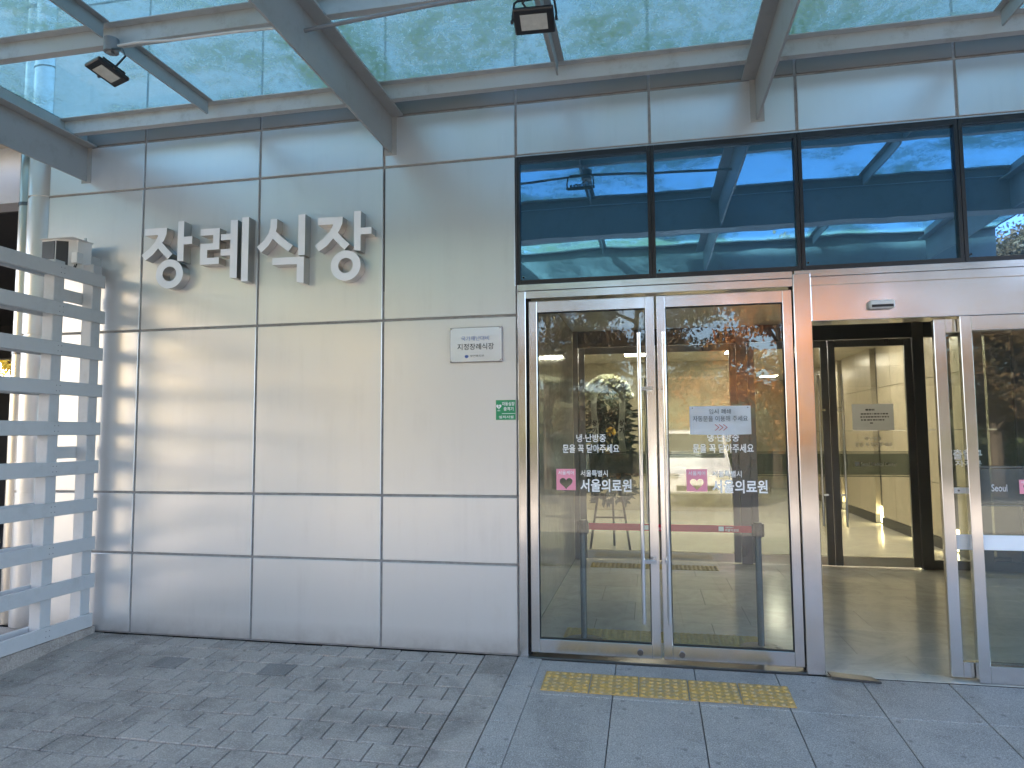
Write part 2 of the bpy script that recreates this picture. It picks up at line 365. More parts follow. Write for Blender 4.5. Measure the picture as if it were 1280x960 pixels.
o = rest.build('paver_field', 'paver', paving); o['kind'] = 'stuff'
bm_ = slab_mesh('border_slab', .222, .30, .045, .003, 'paver')
for k in range(16):
    y = -.155-k*.305; o = link('border_slab', bm_, paving); o.location = (-1.011, y, gz(y)+.0005); o.rotation_euler = (0, random.uniform(-.003, .003), 0)
gs = slab_mesh('kerb_slab', .163, .44, .05, .003, 'granite')
for k in range(11):
    y = -.225-k*.446; o = link('kerb_slab', gs, paving); o.location = (-.812, y, gz(y)+.002)
g1 = slab_mesh('granite_slab', .486, .492, .05, .003, 'granite'); g2 = slab_mesh('granite_slab', .486, .956, .05, .003, 'granite')
for k in range(14):
    cx = -.485+k*.491
    o = link('granite_slab', g1, paving); o.location = (cx, -.282, gz(-.282))
    for r in range(5):
        y = -1.011-r*.962; o = link('granite_slab', g2, paving); o.location = (cx, y, gz(y)+random.uniform(-.001, .001)); o.rotation_euler = (0, random.uniform(-.001, .001), 0)
# raised yellow warning tiles
def tactile(name, w_, d_, mat, n=6):
    mb = MB(); mb.box(-w_/2, w_/2, -d_/2, d_/2, 0, .005, .0015)
    for i in range(n):
        for j in range(n):
            x = -w_/2+w_*(i+.5)/n; y = -d_/2+d_*(j+.5)/n
            mb.cyl((x, y, .0045), (x, y, .0105), w_/n*.36, w_/n*.24, 8)
    me = bpy.data.meshes.new(name); bmesh.ops.recalc_face_normals(mb.bm, faces=mb.bm.faces); mb.bm.to_mesh(me); mb.bm.free(); me.materials.append(M[mat]); return me
tm = tactile('tactile_tile', .284, .272, 'yellow_tile')
for k in range(5):
    o = link('tactile_tile', tm, paving); o.location = (-.528+k*.2915, -.352-k*.002, gz(-.352)+.001); o.rotation_euler = (math.atan(S), 0, random.uniform(-.006, .006))

# ================================================================== building
bld = thing('hospital_building', (0, 0, 0), 'pale metal panelled hospital entrance building with blue glass over steel doors', 'building')
XJ = [-4.83, -3.924, -2.902, -1.886, -.890, .050, 1.002, 1.958, 2.92, 3.88, 4.84, 5.80, 6.76]
ZJ = [.0, .606, 1.069, 2.334, 3.482, 3.868]; ZU = [4.06, 5.1, 6.2, 7.4, 8.6]
JW = .009
def panel(x0, x1, z0, z1, mat):
    mb = MB(); mb.box(x0+JW, x1-JW, 0, .03, z0+JW, z1-JW, .003); o = mb.build('wall_panel', mat, bld); return o
for i in range(len(XJ)-1):
    for j in range(5):
        if i >= 4 and j < 4: continue
        z0 = ZJ[j]+(.004 if j == 0 else 0)
        panel(XJ[i], XJ[i+1], z0, ZJ[j+1], 'panel')
    panel(XJ[i], XJ[i+1], 3.868, 4.06, 'fascia')
    for a, b in zip(ZU, ZU[1:]): panel(XJ[i], XJ[i+1], a, b, 'upper_panel')
box('backing_wall', -4.9, -.885, .012, .25, .0, 4.05, 'sealant', bld)
box('backing_wall', -.885, 6.8, .012, .25, 3.475, 4.05, 'sealant', bld)
box('upper_storey', -4.9, 6.8, .012, 14, 4.052, 8.59, 'sealant', bld)
box('roof', -5.0, 6.9, -.05, 14.1, 8.604, 8.75, 'upper_panel', bld)
# rounded corner column with joints
mb = MB(); cx, cyy, cr = -4.93, .07, .122
zc = [0, .606, 1.069, 2.334, 3.482, 4.6, 6.2, 8.6]
for a, b in zip(zc, zc[1:]): MB.cyl(mb, (cx, cyy, a+JW), (cx, cyy, b-JW), cr, n=32)
mb.cyl((cx, cyy, 0), (cx, cyy, 8.59), cr-.012, n=24)
mb.build('corner_column', 'panel', bld, True)
# window band
for i in range(4, 10):
    x0, x1 = XJ[i-1], XJ[i]
    wdw = MB(); z0, z1 = 2.55, 3.474
    for a in ((x0, x0+.024), (x1-.024, x1)): wdw.box(a[0]+(.002 if a[0] == x0 else 0), a[1]-(.002 if a[1] == x1 else 0), .004, .09, z0, z1)
    wdw.box(x0+.025, x1-.025, .004, .09, z0, z0+.03); wdw.box(x0+.025, x1-.025, .004, .09, z1-.035, z1)
    wo = wdw.build('window', 'black_frame', bld)
    box('window_pane', x0+.0245, x1-.0245, .034, .05, z0+.031, z1-.036, 'blue_glass', wo)
    mb = MB(); mb.cyl((x0+.045, .0335, z0+.055), (x0+.045, .028, z0+.055), .007, n=10); mb.build('fixing', 'black_frame', wo)
box('window_head', -.888, 6.8, .002, .02, 3.4745, 3.4835, 'bracket_grey', bld)
box('window_backing', -.888, 6.8, .095, .25, 2.55, 3.47, 'dark_panel', bld)
# ---- steel portal
FY = -.016
box('door_header', -.882, .9365, FY, .10, 2.500, 2.545, 'steel_h', bld, .002)
box('door_header', -.826, .9365, FY+.003, .10, 2.445, 2.497, 'steel_h', bld, .002)
box('door_jamb', -.882, -.826, FY, .10, .0, 2.497, 'steel', bld, .003)
box('door_jamb', -.8255, -.806, .03, .10, .0, 2.444, 'rubber', bld)
box('door_jamb', .9325, .9368, .03, .10, .0, 2.444, 'rubber', bld)
box('steel_pillar', .937, 1.045, FY-.006, .14, -.004, 2.525, 'steel', bld, .004)
box('sliding_header', .95, 6.8, FY, .02, 2.503, 2.547, 'steel_h', bld, .002)
box('sliding_header', 1.0455, 6.8, FY+.002, .02, 2.446, 2.501, 'steel_h', bld, .002)
box('sliding_header', 1.0455, 6.8, FY, .19, 2.212, 2.444, 'steel_h', bld, .003)
box('door_sill', -.826, .937, -.026, .10, -.02, .010, 'steel_dark', bld, .003)
def door_leaf(x0, x1, hinge_left):
    d = MB(); sw = .058
    d.box(x0, x0+sw, -.004, .036, .034, 2.425, .003); d.box(x1-sw, x1, -.004, .036, .034, 2.425, .003)
    dd = d.build('door', 'steel', bld)
    box('rail', x0+sw+.0005, x1-sw-.0005, -.0025, .034, 2.345, 2.423, 'steel_h', dd, .002)
    box('rail', x0+sw+.0005, x1-sw-.0005, -.0025, .034, .034, .124, 'steel_h', dd, .002)
    box('door_pane', x0+sw-.008, x1-sw+.008, .010, .020, .12, 2.35, 'door_glass', dd)
    gm = MB()
    for xx in (x0+sw, x1-sw-.006): gm.box(xx+.0004, xx+.0056, .004, .027, .125, 2.344)
    gm.box(x0+sw+.007, x1-sw-.007, .004, .027, .1245, .130); gm.box(x0+sw+.007, x1-sw-.007, .004, .027, 2.339, 2.3445); gm.build('gasket', 'rubber', dd)
    hx = x1-.105 if hinge_left else x0+.042
    sx = x1-.03 if hinge_left else x0+.03
    h = MB(); h.cyl((hx, -.062, .27), (hx, -.062, 2.17), .0125, n=14); h.cyl((hx, .085, .27), (hx, .085, 2.17), .0125, n=14)
    ho = h.build('handle', 'polished', dd, True)
    for z in (1.795, .667):
        b = MB(); b.box(min(hx, sx)-.008, max(hx, sx)+.012, -.070, -.050, z-.013, z+.013, .002); b.box(sx-.010, sx+.010, -.050, -.004, z-.012, z+.012, .002); b.build('handle_bracket', 'polished', dd)
    lx = x1-.135 if hinge_left else x0+.115
    l = MB(); l.cyl((lx, -.0026, .072), (lx, -.016, .072), .021, .019, 20); l.cyl((lx, -.016, .072), (lx, -.019, .072), .009, n=12); l.build('lock', 'steel_dark', dd, True)
    return dd
dl = door_leaf(-.806, .052, True); dr = door_leaf(.068, .930, False)
def decals(d, x):                            # white vinyl lettering stuck on the pane
    Y = .0075
    text('냉·난방중', x+.140, x+.340, 1.443, 1.497, Y, 'white_print', d, .012)
    text('문을 꼭 닫아주세요', x+.046, x+.428, 1.370, 1.428, Y, 'white_print', d, .012)
    lx0, lx1, lz0, lz1 = x, x+.132, 1.118, 1.262
    H = heart(x+.066, 1.168, .088)
    sq = [(lx0, lz0), (lx1, lz0), (lx1, lz1), (lx0, lz1)]
    # pink square with a heart cut out: bridge the two outlines
    bmq = MB(); bm = bmq.bm
    ov = [bm.verts.new((u, Y, v)) for u, v in sq]; hv = [bm.verts.new((u, Y, v)) for u, v in H]
    es = [bm.edges.new((ov[i], ov[(i+1) % 4])) for i in range(4)]+[bm.edges.new((hv[i], hv[(i+1) % 28])) for i in range(28)]
    bmesh.ops.triangle_fill(bm, edges=es, use_beauty=True, use_dissolve=False)
    bmq.build('logo', 'pink_print', d)
    text('서울케어', x+.012, x+.120, 1.222, 1.250, Y-.0015, 'white_print', d, .010)
    text('서울특별시', x+.165, x+.348, 1.211, 1.254, Y, 'white_print', d, .010)
    text('서울의료원', x+.163, x+.506, 1.108, 1.194, Y, 'white_print', d, .022)
decals(dl, -.624); decals(dr, .238)
# ---- automatic sliding door and side light
sg = MB(); sg.box(1.775, 1.842, .045, .085, .012, 2.205, .003); sg.box(2.71, 2.775, .045, .085, .012, 2.205, .003)
sld = sg.build('sliding_door', 'steel', bld)
box('rail', 1.8425, 2.7095, .047, .083, .012, .105, 'steel_h', sld, .002); box('rail', 1.8425, 2.7095, .047, .083, 2.12, 2.204, 'steel_h', sld, .002)
box('door_pane', 1.835, 2.716, .060, .070, .10, 2.125, 'door_glass', sld)
box('safety_strip', 1.8425, 2.7095, .0565, .0585, .775, .868, 'paper', sld)
text('출입구', 1.851, 2.013, 1.325, 1.388, .0575, 'white_print', sld, .02)
text('자동문', 1.860, 2.008, 1.283, 1.320, .0575, 'white_print', sld, .012)
lp = MB(); lp.box(1.8425, 1.955, .050, .0585, 1.117, 1.153, .001); lpo = lp.build('lock_plate', 'white_metal', sld)
for x in (1.868, 1.925):
    mb = MB(); mb.cyl((x, .0499, 1.135), (x, .047, 1.135), .006, n=10); mb.build('screw', 'steel_dark', lpo)
sg = MB(); sg.box(1.902, 1.966, -.012, .034, .0, 2.2115, .003); sg.box(3.0, 3.06, -.012, .034, .0, 2.2115, .003)
sdl = sg.build('side_light', 'steel', bld)
box('rail', 1.9665, 2.9995, -.010, .030, .0, .105, 'steel_h', sdl, .002); box('rail', 1.9665, 2.9995, -.010, .030, 2.12, 2.2105, 'steel_h', sdl, .002)
box('door_pane', 1.96, 3.006, .010, .020, .10, 2.125, 'door_glass', sdl)
box('safety_strip', 1.9665, 2.9995, .0055, .0075, .785, .872, 'paper', sdl)
box('frosted_band', 1.9665, 2.9995, .0045, .0065, 1.062, 1.272, 'frost_glass', sdl)
for z in (1.052, 1.282): box('frosted_line', 1.9665, 2.9995, .0045, .0065, z-.006, z+.006, 'frost_glass', sdl)
text('Seoul', 2.03, 2.115, 1.135, 1.178, .0035, 'old_paper', sdl, .008)
H = heart(2.228, 1.162, .052); bmq = MB(); bm = bmq.bm
ov = [bm.verts.new((u, .003, v)) for u, v in [(2.18, 1.122), (2.276, 1.122), (2.276, 1.206), (2.18, 1.206)]]; hv = [bm.verts.new((u, .003, v)) for u, v in H]
es = [bm.edges.new((ov[i], ov[(i+1) % 4])) for i in range(4)]+[bm.edges.new((hv[i], hv[(i+1) % 28])) for i in range(28)]
bmesh.ops.triangle_fill(bm, edges=es, use_beauty=True, use_dissolve=False); bmq.build('logo', 'pink_print', sdl)
text('서울케어', 2.188, 2.268, 1.184, 1.199, .0015, 'white_print', sdl, .01)
box('entrance_wall', 3.06, 6.8, .0, .25, 0, 2.2115, 'panel', bld)
s = MB(); s.box(1.380, 1.525, FY-.045, FY, 2.272, 2.325, .008)
sen = tag(s.build('door_sensor', 'white_metal'), 'small white motion sensor on steel header above the open doorway', 'sensor')
box('sensor_lens', 1.390, 1.515, FY-.047, FY-.0455, 2.280, 2.296, 'black_plastic', sen)
pl = MB(); pl.prism([(1.055, -.012), (1.30, -.035), (1.335, -.105), (1.065, -.085)], 0, .012, lambda u, v, d: Vector((u, v, gz(v)+.004+d+max(0, (1.2-u))*.05)))
tag(pl.build('metal_plate', 'steel_dark'), 'loose bent dark metal plate at the foot of the steel pillar', 'metal plate')

# ================================================================== interior
flr = struct(bpy.data.objects.new('floor', None)); col.objects.link(flr)
box('floor_bed', -.9, 6.5, .101, 3.70, -.06, -.003, 'joint_sand', flr); box('floor_bed', 1.046, 6.5, -.024, .101, -.06, -.0035, 'joint_sand', flr)
def ft(x0, x1, y0, y1):
    if x1-x0 > .03 and y1-y0 > .03: box('floor_tile', x0+.0015, x1-.0015, y0+.0015, y1-.0015, -.02, 0, 'floor_marble', flr)
ry = [.101, .45, 1.05, 1.65, 2.25, 2.85, 3.45, 3.68]
for j, (a, b) in enumerate(zip(ry, ry[1:])):
    x = -.895-(.45 if j % 2 else .15)
    while x < 5.0:
        x0, x1 = max(x, -.893), min(x+.9, 5.0); ft(x0, x1, a, b); x += .9
for x0, x1 in ((1.047, 1.45), (1.45, 2.35), (2.35, 3.25)): ft(x0, x1, -.022, .0995)
box('lobby_floor', -5, 6, 3.681, 16, -.06, -.002, 'floor_marble', flr)
tm2 = tactile('tactile_tile', .278, .25, 'ochre_tile')
for k in range(5):
    o = link('tactile_tile', tm2, flr); o.location = (-.51+k*.2805, .60, .0005)
    o = link('tactile_tile', tm2, flr); o.location = (-.54+k*.2805, 3.30, .0005)
struct(box('wall_left', -1.05, -.895, .255, 3.60, 0, 2.75, 'wall_marble'))
struct(box('wall_right', 5.0, 5.15, .255, 3.60, 0, 2.75, 'wall_marble'))
struct(box('ceiling', -1.05, 5.15, .255, 3.70, 2.75, 2.85, 'ceiling'))
struct(box('wall_lobby_left', -4.2, -4.05, 3.7, 9, 0, 2.9, 'wall_tan'))
struct(box('wall_lobby_back', -4.2, 1.9, 9.0, 9.2, 0, 2.9, 'wall_tan'))
struct(box('wall_corridor', 1.75, 1.9, 9.2, 15, 0, 2.9, 'wall_tan'))
struct(box('wall_corridor_end', 1.7, 4.0, 15, 15.2, 0, 2.9, 'wall_tan'))
struct(box('ceiling_lobby', -4.2, 5.2, 3.7, 15.2, 2.9, 3.0, 'ceiling'))
struct(box('wall_lobby_front', 3.82, 5.15, 3.78, 3.9, 0, 2.9, 'wall_tan'))
rw = struct(bpy.data.objects.new('wall_lobby_right', None)); col.objects.link(rw)
strips = [4.75, 5.95, 7.5, 9.5, 12.0]; prev = 3.70
for yv in strips+[15.2]:
    e = yv-.16 if yv != 15.2 else 15.2
    n = max(1, round((e-prev)/.8)); mbw = None
    for k in range(n):
        for j in range(4): box('wall_slab', 3.66, 3.8, prev+(e-prev)*k/n+.004, prev+(e-prev)*(k+1)/n-.004, .14+j*.69+.004, .14+(j+1)*.69-.004, 'wall_tan', rw)
    box('skirting', 3.645, 3.8, prev, e, 0, .138, 'dark_panel', rw); prev = yv+.16
    if yv != 15.2:
        box('dark_recess', 3.74, 3.8, yv-.16, yv+.16, 0, 2.9, 'dark_panel', rw)
        lt = thing('floor_light', (0, 0, 0), 'glowing light at the foot of corridor recess, ' + ['hidden behind the steel door frame', 'nearest and largest behind the inner door', 'middle one behind the inner door', 'small third one beside the door handle', 'farthest down the corridor'][strips.index(yv)], 'light', 'lights along the corridor wall')
        for a in (-1, 1):
            for b in (0, 1): box('lamp_glass', 3.715, 3.735, yv+(.005 if a > 0 else -.135), yv+(.135 if a > 0 else -.005), .02+b*.135, .145+b*.135, 'floor_lamp_glow', lt)
        box('lamp_frame', 3.736, 3.739, yv-.14, yv+.14, .015, .30, 'steel_dark', lt)
# lobby ceiling lights; the one before the wreath is added to light its ribbons
for k, (x, y, lab) in enumerate([(-.3, 5.4, 'bright ceiling light above the funeral wreath'), (-.2, 7.4, 'ceiling light deep in the lobby beyond the wreath'), (1.5, 5.4, 'ceiling light behind the right steel door'), (1.5, 7.4, 'rear ceiling light behind the right steel door'), (2.9, 6.4, 'ceiling light in the corridor behind the inner door'), (2.9, 9.6, 'second ceiling light down the corridor'), (2.9, 12.8, 'last ceiling light at the corridor end'), (-2.8, 6.0, 'ceiling light at the left side of the lobby'), (-.25, 3.95, 'added ceiling light brightening the front of the funeral wreath'), (2.3, 4.2, 'ceiling light just behind the inner door with the notice')]):
    l = tag(box('ceiling_light', x-.20, x+.20, y-.20, y+.20, 2.872, 2.899, 'white_metal'), lab, 'light', 'lobby ceiling lights')
    box('diffuser', x-.18, x+.18, y-.18, y+.18, 2.866, 2.8715, 'light_panel', l)
# inner glass screen with two pairs of doors
scr = thing('glass_partition', (0, 0, 0), 'dark framed inner glass screen with swing doors behind the vestibule', 'partition')
PY0, PY1 = 3.62, 3.70
for x0, x1 in ((-.895, -.83), (1.02, 1.14), (2.905, 3.02), (3.44, 3.60), (3.90, 4.06), (4.94, 5.0)): box('mullion', x0, x1, PY0, PY1, .001, 2.748, 'steel_dark', scr, .003)
for a, b in ((-.829, 1.019), (1.141, 2.904), (3.021, 4.939)): box('transom', a, b, PY0+.005, PY1-.005, 2.55, 2.747, 'dark_panel', scr)
def inner_leaf(x0, x1, top, hl):
    d = MB(); sw = .075
    d.box(x0, x0+sw, PY0+.02, PY0+.06, .012, top, .003); d.box(x1-sw, x1, PY0+.02, PY0+.06, .012, top, .003)
    dd = d.build('door', 'steel_dark', scr)
    box('rail', x0+sw+.0005, x1-sw-.0005, PY0+.022, PY0+.058, top-.08, top-.001, 'steel_dark', dd, .002)
    box('rail', x0+sw+.0005, x1-sw-.0005, PY0+.022, PY0+.058, .012, .115, 'steel_h', dd, .002)
    box('door_pane', x0+sw-.008, x1-sw+.008, PY0+.035, PY0+.045, .11, top-.075, 'inner_glass', dd)
    hx = x1-.12 if hl else x0+.12
    h = MB(); h.cyl((hx, PY0-.04, .45), (hx, PY0-.04, 2.15), .014, n=12)
    for z in (1.75, .8): h.box(min(hx, hx+(.06 if hl else -.06)), max(hx, hx+(.06 if hl else -.06)), PY0-.045, PY0-.03, z-.012, z+.012); h.box(hx+(.045 if hl else -.06), hx+(.06 if hl else -.045), PY0-.03, PY0+.02, z-.012, z+.012)
    h.build('handle', 'polished', dd, True)
    Y = PY0+.033
    box('frosted_band', x0+sw, x1-sw, Y-.001, Y+.001, 1.02, 1.26, 'frost_glass', dd)
    for z in (1.005, 1.275): box('frosted_line', x0+sw, x1-sw, Y-.001, Y+.001, z-.006, z+.006, 'frost_glass', dd)
    return dd
inner_leaf(-.826, .090, 2.545, True); inner_leaf(.096, 1.016, 2.545, False); inner_leaf(1.145, 2.02, 2.545, True)
d4 = inner_leaf(2.026, 2.90, 2.545, False)
box('logo', 2.265, 2.315, PY0+.0285, PY0+.0305, 1.115, 1.165, 'old_paper', d4); text('Seoul Medical Center', 2.33, 2.70, 1.12, 1.16, PY0+.03, 'old_paper', d4, .004)
text('냉·난방중', 2.38, 2.55, 1.405, 1.445, PY0+.03, 'old_paper', d4, .01); text('문을 꼭 닫아주세요', 2.28, 2.66, 1.335, 1.380, PY0+.03, 'old_paper', d4, .01)
box('side_pane', 3.021, 4.939, PY0+.035, PY0+.045, .10, 2.549, 'inner_glass', scr); box('side_rail', 3.021, 4.939, PY0+.02, PY0+.06, .002, .099, 'steel_dark', scr)
def sheet(name, x0, x1, z0, z1, y, mat, label, cat, parent=None, sag=.004, curl=.006):
    mb = MB(); bm = mb.bm; nx, nz = 8, 5; F = []
    for j in range(nz+1):
        F.append([bm.verts.new((x0+(x1-x0)*i/nx, y-curl*abs(i/nx-.5)**2*(1.5-j/nz)-.002*math.sin(i*1.7+j), z0+(z1-z0)*j/nz-sag*math.sin(i/nx*3.14)*(0 if j else 1))) for i in range(nx+1)])
    for j in range(nz):
        for i in range(nx): bm.faces.new((F[j][i], F[j][i+1], F[j+1][i+1], F[j+1][i]))
    r = bmesh.ops.solidify(bm, geom=bm.faces[:], thickness=.0006)
    return tag(mb.build(name, mat, None, True), label, cat)
n2 = sheet('paper_notice', 2.258, 2.688, 1.520, 1.812, PY0+.026, 'old_paper', 'grey printed notice taped to the inner glass door', 'notice', curl=.002)
def lines(parent, x0, x1, zt, y, rows, lh, mat):
    for k in range(rows):
        a = x0+random.uniform(0, .02); mb = MB()
        while a < x1-(.06 if k == rows-1 else 0):
            wl = random.uniform(.008, .03); mb.quad((a, y, zt-k*lh), (a+wl, y, zt-k*lh), (a+wl, y, zt-k*lh+lh*.42), (a, y, zt-k*lh+lh*.42)); a += wl+random.uniform(.004, .012)
        mb.build('printed_line', mat, parent)
lines(n2, 2.385, 2.56, 1.738, PY0+.019, 1, .045, 'dark_print'); lines(n2, 2.33, 2.635, 1.694, PY0+.019, 3, .034, 'dark_print'); lines(n2, 2.43, 2.52, 1.592, PY0+.019, 1, .03, 'dark_print')
# paper notice on the right swing door
n1 = sheet('paper_notice', .268, .655, 1.490, 1.676, .0055, 'paper', 'white paper notice with red arrows taped inside the right steel door', 'notice')
text('임시 폐쇄', .392, .530, 1.624, 1.656, -.002, 'dark_print', n1, -.004); text('자동문을 이용해 주세요', .288, .634, 1.575, 1.611, -.002, 'dark_print', n1, -.004)
for k in range(3):
    mb = MB(); a = .425+k*.026; z = 1.535
    for s_ in (1, -1): mb.quad((a, -.002, z+s_*.020), (a+.006, -.002, z+s_*.020), (a+.030, -.002, z), (a+.024, -.002, z))
    mb.build('arrow', 'red_print', n1)
for x in (.287, .636): mb = MB(); mb.cyl((x, .001, 1.664), (x, -.002, 1.664), .004, n=10); mb.build('pin', 'grey_plastic', n1)
# barrier posts and belt
def stanchion(x, y, label):
    t = thing('barrier_post', (0, 0, 0), label, 'barrier post', 'belt barrier posts')
    p = MB(); p.cyl((x, y, .015), (x, y, .80), .0225, n=20); p.build('post', 'bright_post', t, True)
    b = MB(); b.cyl((x, y, .0005), (x, y, .012), .15, .145, 32); b.cyl((x, y, .012), (x, y, .03), .14, .03, 32); b.build('base', 'steel_dark', t, True)
    h = MB(); h.cyl((x, y, .77), (x, y, .872), .030, n=20); h.box(x-.042, x+.042, y-.018, y+.018, .775, .865, .003); h.build('belt_head', 'black_plastic', t, True)
    return t
stanchion(-.487, .40, 'chrome barrier post with the belt starting from it, behind the left door')
stanchion(.735, .43, 'chrome barrier post with belt clipped on, behind the right door')
belt = box('barrier_belt', -.444, .692, .413, .416, .800, .848, 'red_belt'); tag(belt, 'red belt stretched between two barrier posts behind the steel doors', 'belt')
for bx in (-.05, .47):
    box('logo', bx, bx+.035, .4105, .4122, .808, .840, 'white_print', belt); text('서울의료원', bx+.042, bx+.135, .806, .826, .4115, 'white_print', belt, .01); text('서울특별시', bx+.042, bx+.10, .830, .841, .4115, 'white_print', belt, .005)
# ---- funeral wreath on an easel
wr = thing('funeral_wreath', (0, 0, 0), 'tall funeral flower wreath with printed ribbons on a dark easel', 'wreath')
WX, WY = -.50, 4.40
for p in ((-.27, -.12), (.24, -.10), (.02, .32)):
    mb = MB(); mb.tube([(WX+p[0], WY+p[1], .0), (WX+p[0]*.15, WY+p[1]*.2, 1.5)], [.016, .012], 6); mb.build('easel_leg', 'bark', wr)
mb = MB(); mb.tube([(WX-.20, WY-.09, .42), (WX+.19, WY-.07, .42)], .011, 6); mb.build('easel_bar', 'bark', wr)
def leaves(pts, dirs, lens, wid, name, mat, parent):
    mb = MB()
    for p, d, l in zip(pts, dirs, lens):
        p = Vector(p); d = Vector(d).normalized(); s_ = d.cross(Vector((random.uniform(-.4, .4), -1, random.uniform(-.4, .4)))).normalized()*wid
        q = p+d*l; mid_ = p+d*l*.45+Vector((0, -.012, 0))
        mb.bm.faces.new([mb.bm.verts.new(c) for c in (p, mid_-s_, q, mid_+s_)])
    return mb.build(name, mat, parent)
P, D, L_ = [], [], []
for k in range(900):
    t = random.random(); z = .62+1.42*t; hw = .30*(1-.30*t)*(1 if z > .75 else .7); x = random.uniform(-hw, hw); P.append((WX+x, WY+random.uniform(-.10, .10), z))
    D.append((x*3+random.uniform(-.6, .6), random.uniform(-.7, .1), random.uniform(-.8, .8))); L_.append(random.uniform(.07, .16))
leaves(P, D, L_, .022, 'foliage', 'wreath_leaf', wr)
P, D, L_ = [], [], []
for k in range(46):                          # palm fans on both sides
    s_ = random.choice((-1, 1)); z = random.uniform(1.0, 1.9); P.append((WX+s_*.24, WY-.06, z)); D.append((s_, -.2, .25-.9*(1.9-z))); L_.append(random.uniform(.12, .24))
leaves(P, D, L_, .014, 'palm_leaf', 'wreath_leaf', wr)
def blossom(mb, c, r, n=26):
    for k in range(n):
        d = Vector((random.gauss(0, 1), random.gauss(0, 1)-.5, random.gauss(0, 1))).normalized(); s_ = d.orthogonal().normalized()*r*.34; c_ = Vector(c)
        mb.bm.faces.new([mb.bm.verts.new(q) for q in (c_+d*r*.2, c_+d*r*.75+s_, c_+d*r, c_+d*r*.75-s_)])
for k in range(30):
    a = math.pi*(.06+.88*(k//2)/14); rr_ = .20+.075*(k % 2); mb = MB(); blossom(mb, (WX-rr_*math.cos(a), WY-.26-.02*(k % 3), 1.93+rr_*math.sin(a)), .065, 55); mb.build('white_blossom', 'flower_white', wr)
for k in range(22):
    mb = MB(); blossom(mb, (WX+random.uniform(-.22, .27), WY-.27, random.uniform(.98, 1.22)), .06, 30); mb.build('peach_blossom', 'flower_peach', wr)
mb = MB(); blossom(mb, (WX+.03, WY-.30, 1.52), .07, 40); mb.build('yellow_blossom', 'flower_yellow', wr)
for s_ in (-1, 1):
    mb = MB(); bm = mb.bm; pr = None
    for k in range(9):
        z = 1.98-k*.095; x = WX+s_*(.17+.012*math.sin(k)); y = WY-.33-.006*math.sin(k*1.3)
        c_ = [bm.verts.new((x-.038, y, z)), bm.verts.new((x+.038, y-.004, z))]
        if pr: bm.faces.new((pr[0], pr[1], c_[1], c_[0]))
        pr = c_
    rb = mb.build('ribbon', 'ribbon', wr)
    for k, ch in enumerate('상가'): text(ch, WX+s_*.17-.032, WX+s_*.17+.032, 1.60-k*.10, 1.675-k*.10, WY-.346, 'dark_print', rb, .03)

# ================================================================== canopy
can = thing('entrance_canopy', (0, 0, 0), 'grey steel entrance canopy roofed with dirty algae stained glass', 'canopy')
BX = [-7.10, -4.47, -1.833, .757, 3.39]; CX0, CX1 = -7.4, 4.2; ZB, ZF = 3.582, 3.862; YE = -4.32
for bx in BX:
    b = MB(); b.box(bx-.007, bx+.007, YE, -.004, ZB, ZF-.0005); b.box(bx-.095, bx+.095, YE, -.006, ZF, ZF+.014, .001)
    b.box(bx-.012, bx+.012, YE, -.02, ZF+.0145, 3.9845); b.box(bx-.045, bx+.045, -.0035, -.0005, ZB-.012, ZF+.03); b.build('beam', 'beam_paint', can)
PZ0, PZ1 = ZF+.0145, 3.985
for py in (-.235, -1.225, -3.58):
    p = MB(); p.box(CX0, CX1, py-.004, py+.002, PZ0, PZ1); p.box(CX0, CX1, py-.004-.052, py-.0045, PZ1-.006, PZ1-.0005); p.box(CX0, CX1, py+.0025, py+.05, PZ0, PZ0+.006); p.build('purlin', 'canopy_paint', can)
for gy_, zb_, hw_ in ((-2.36, 3.56, .075), (-4.42, 3.44, .09)):
    g = MB(); g.box(CX0, CX1, gy_-.005, gy_+.005, zb_+.0145, 3.97); g.box(CX0, CX1, gy_-hw_, gy_+hw_, zb_, zb_+.014); g.box(CX0, CX1, gy_-hw_, gy_+hw_, 3.9705, 3.984); g.build('girder', 'beam_paint', can)
RX = [(a+b)/2 for a, b in zip(BX, BX[1:])]; RX[1] = -3.16; RX[2] = -.545; RX[3] = 2.10
for rx in RX:
    for y0, y1 in ((-1.2225, -.2395), (-2.284, -1.2295), (-3.576, -2.4355), (-4.329, -3.5845)):
        r_ = MB(); r_.box(rx-.006, rx+.006, y0, y1-.057, PZ0+.0065, PZ1-.0075); r_.box(rx-.045, rx+.045, y0, y1-.057, PZ1-.007, PZ1-.001); r_.build('rafter', 'beam_paint', can)
gx = sorted(BX+RX+[4.2]); gy = [-.02, -1.22, -2.36, -3.58, -4.48]
for a, b in zip(gx, gx[1:]):
    for c_, d_ in zip(gy, gy[1:]): box('glass_pane', a+.006, b-.006, d_+.004, c_-.004, PZ1+.004, PZ1+.016, 'canopy_glass', can)
    for yy in gy[:-1]: pass
gk = MB()
for a in gx: gk.box(a-.011, a+.011, gy[-1], gy[0], PZ1+.0005, PZ1+.0035)
for yy in gy: gk.box(gx[0], gx[-1], yy-.010, yy+.010, PZ1-.0002, PZ1+.0032)
gk.build('gasket', 'rubber', can)
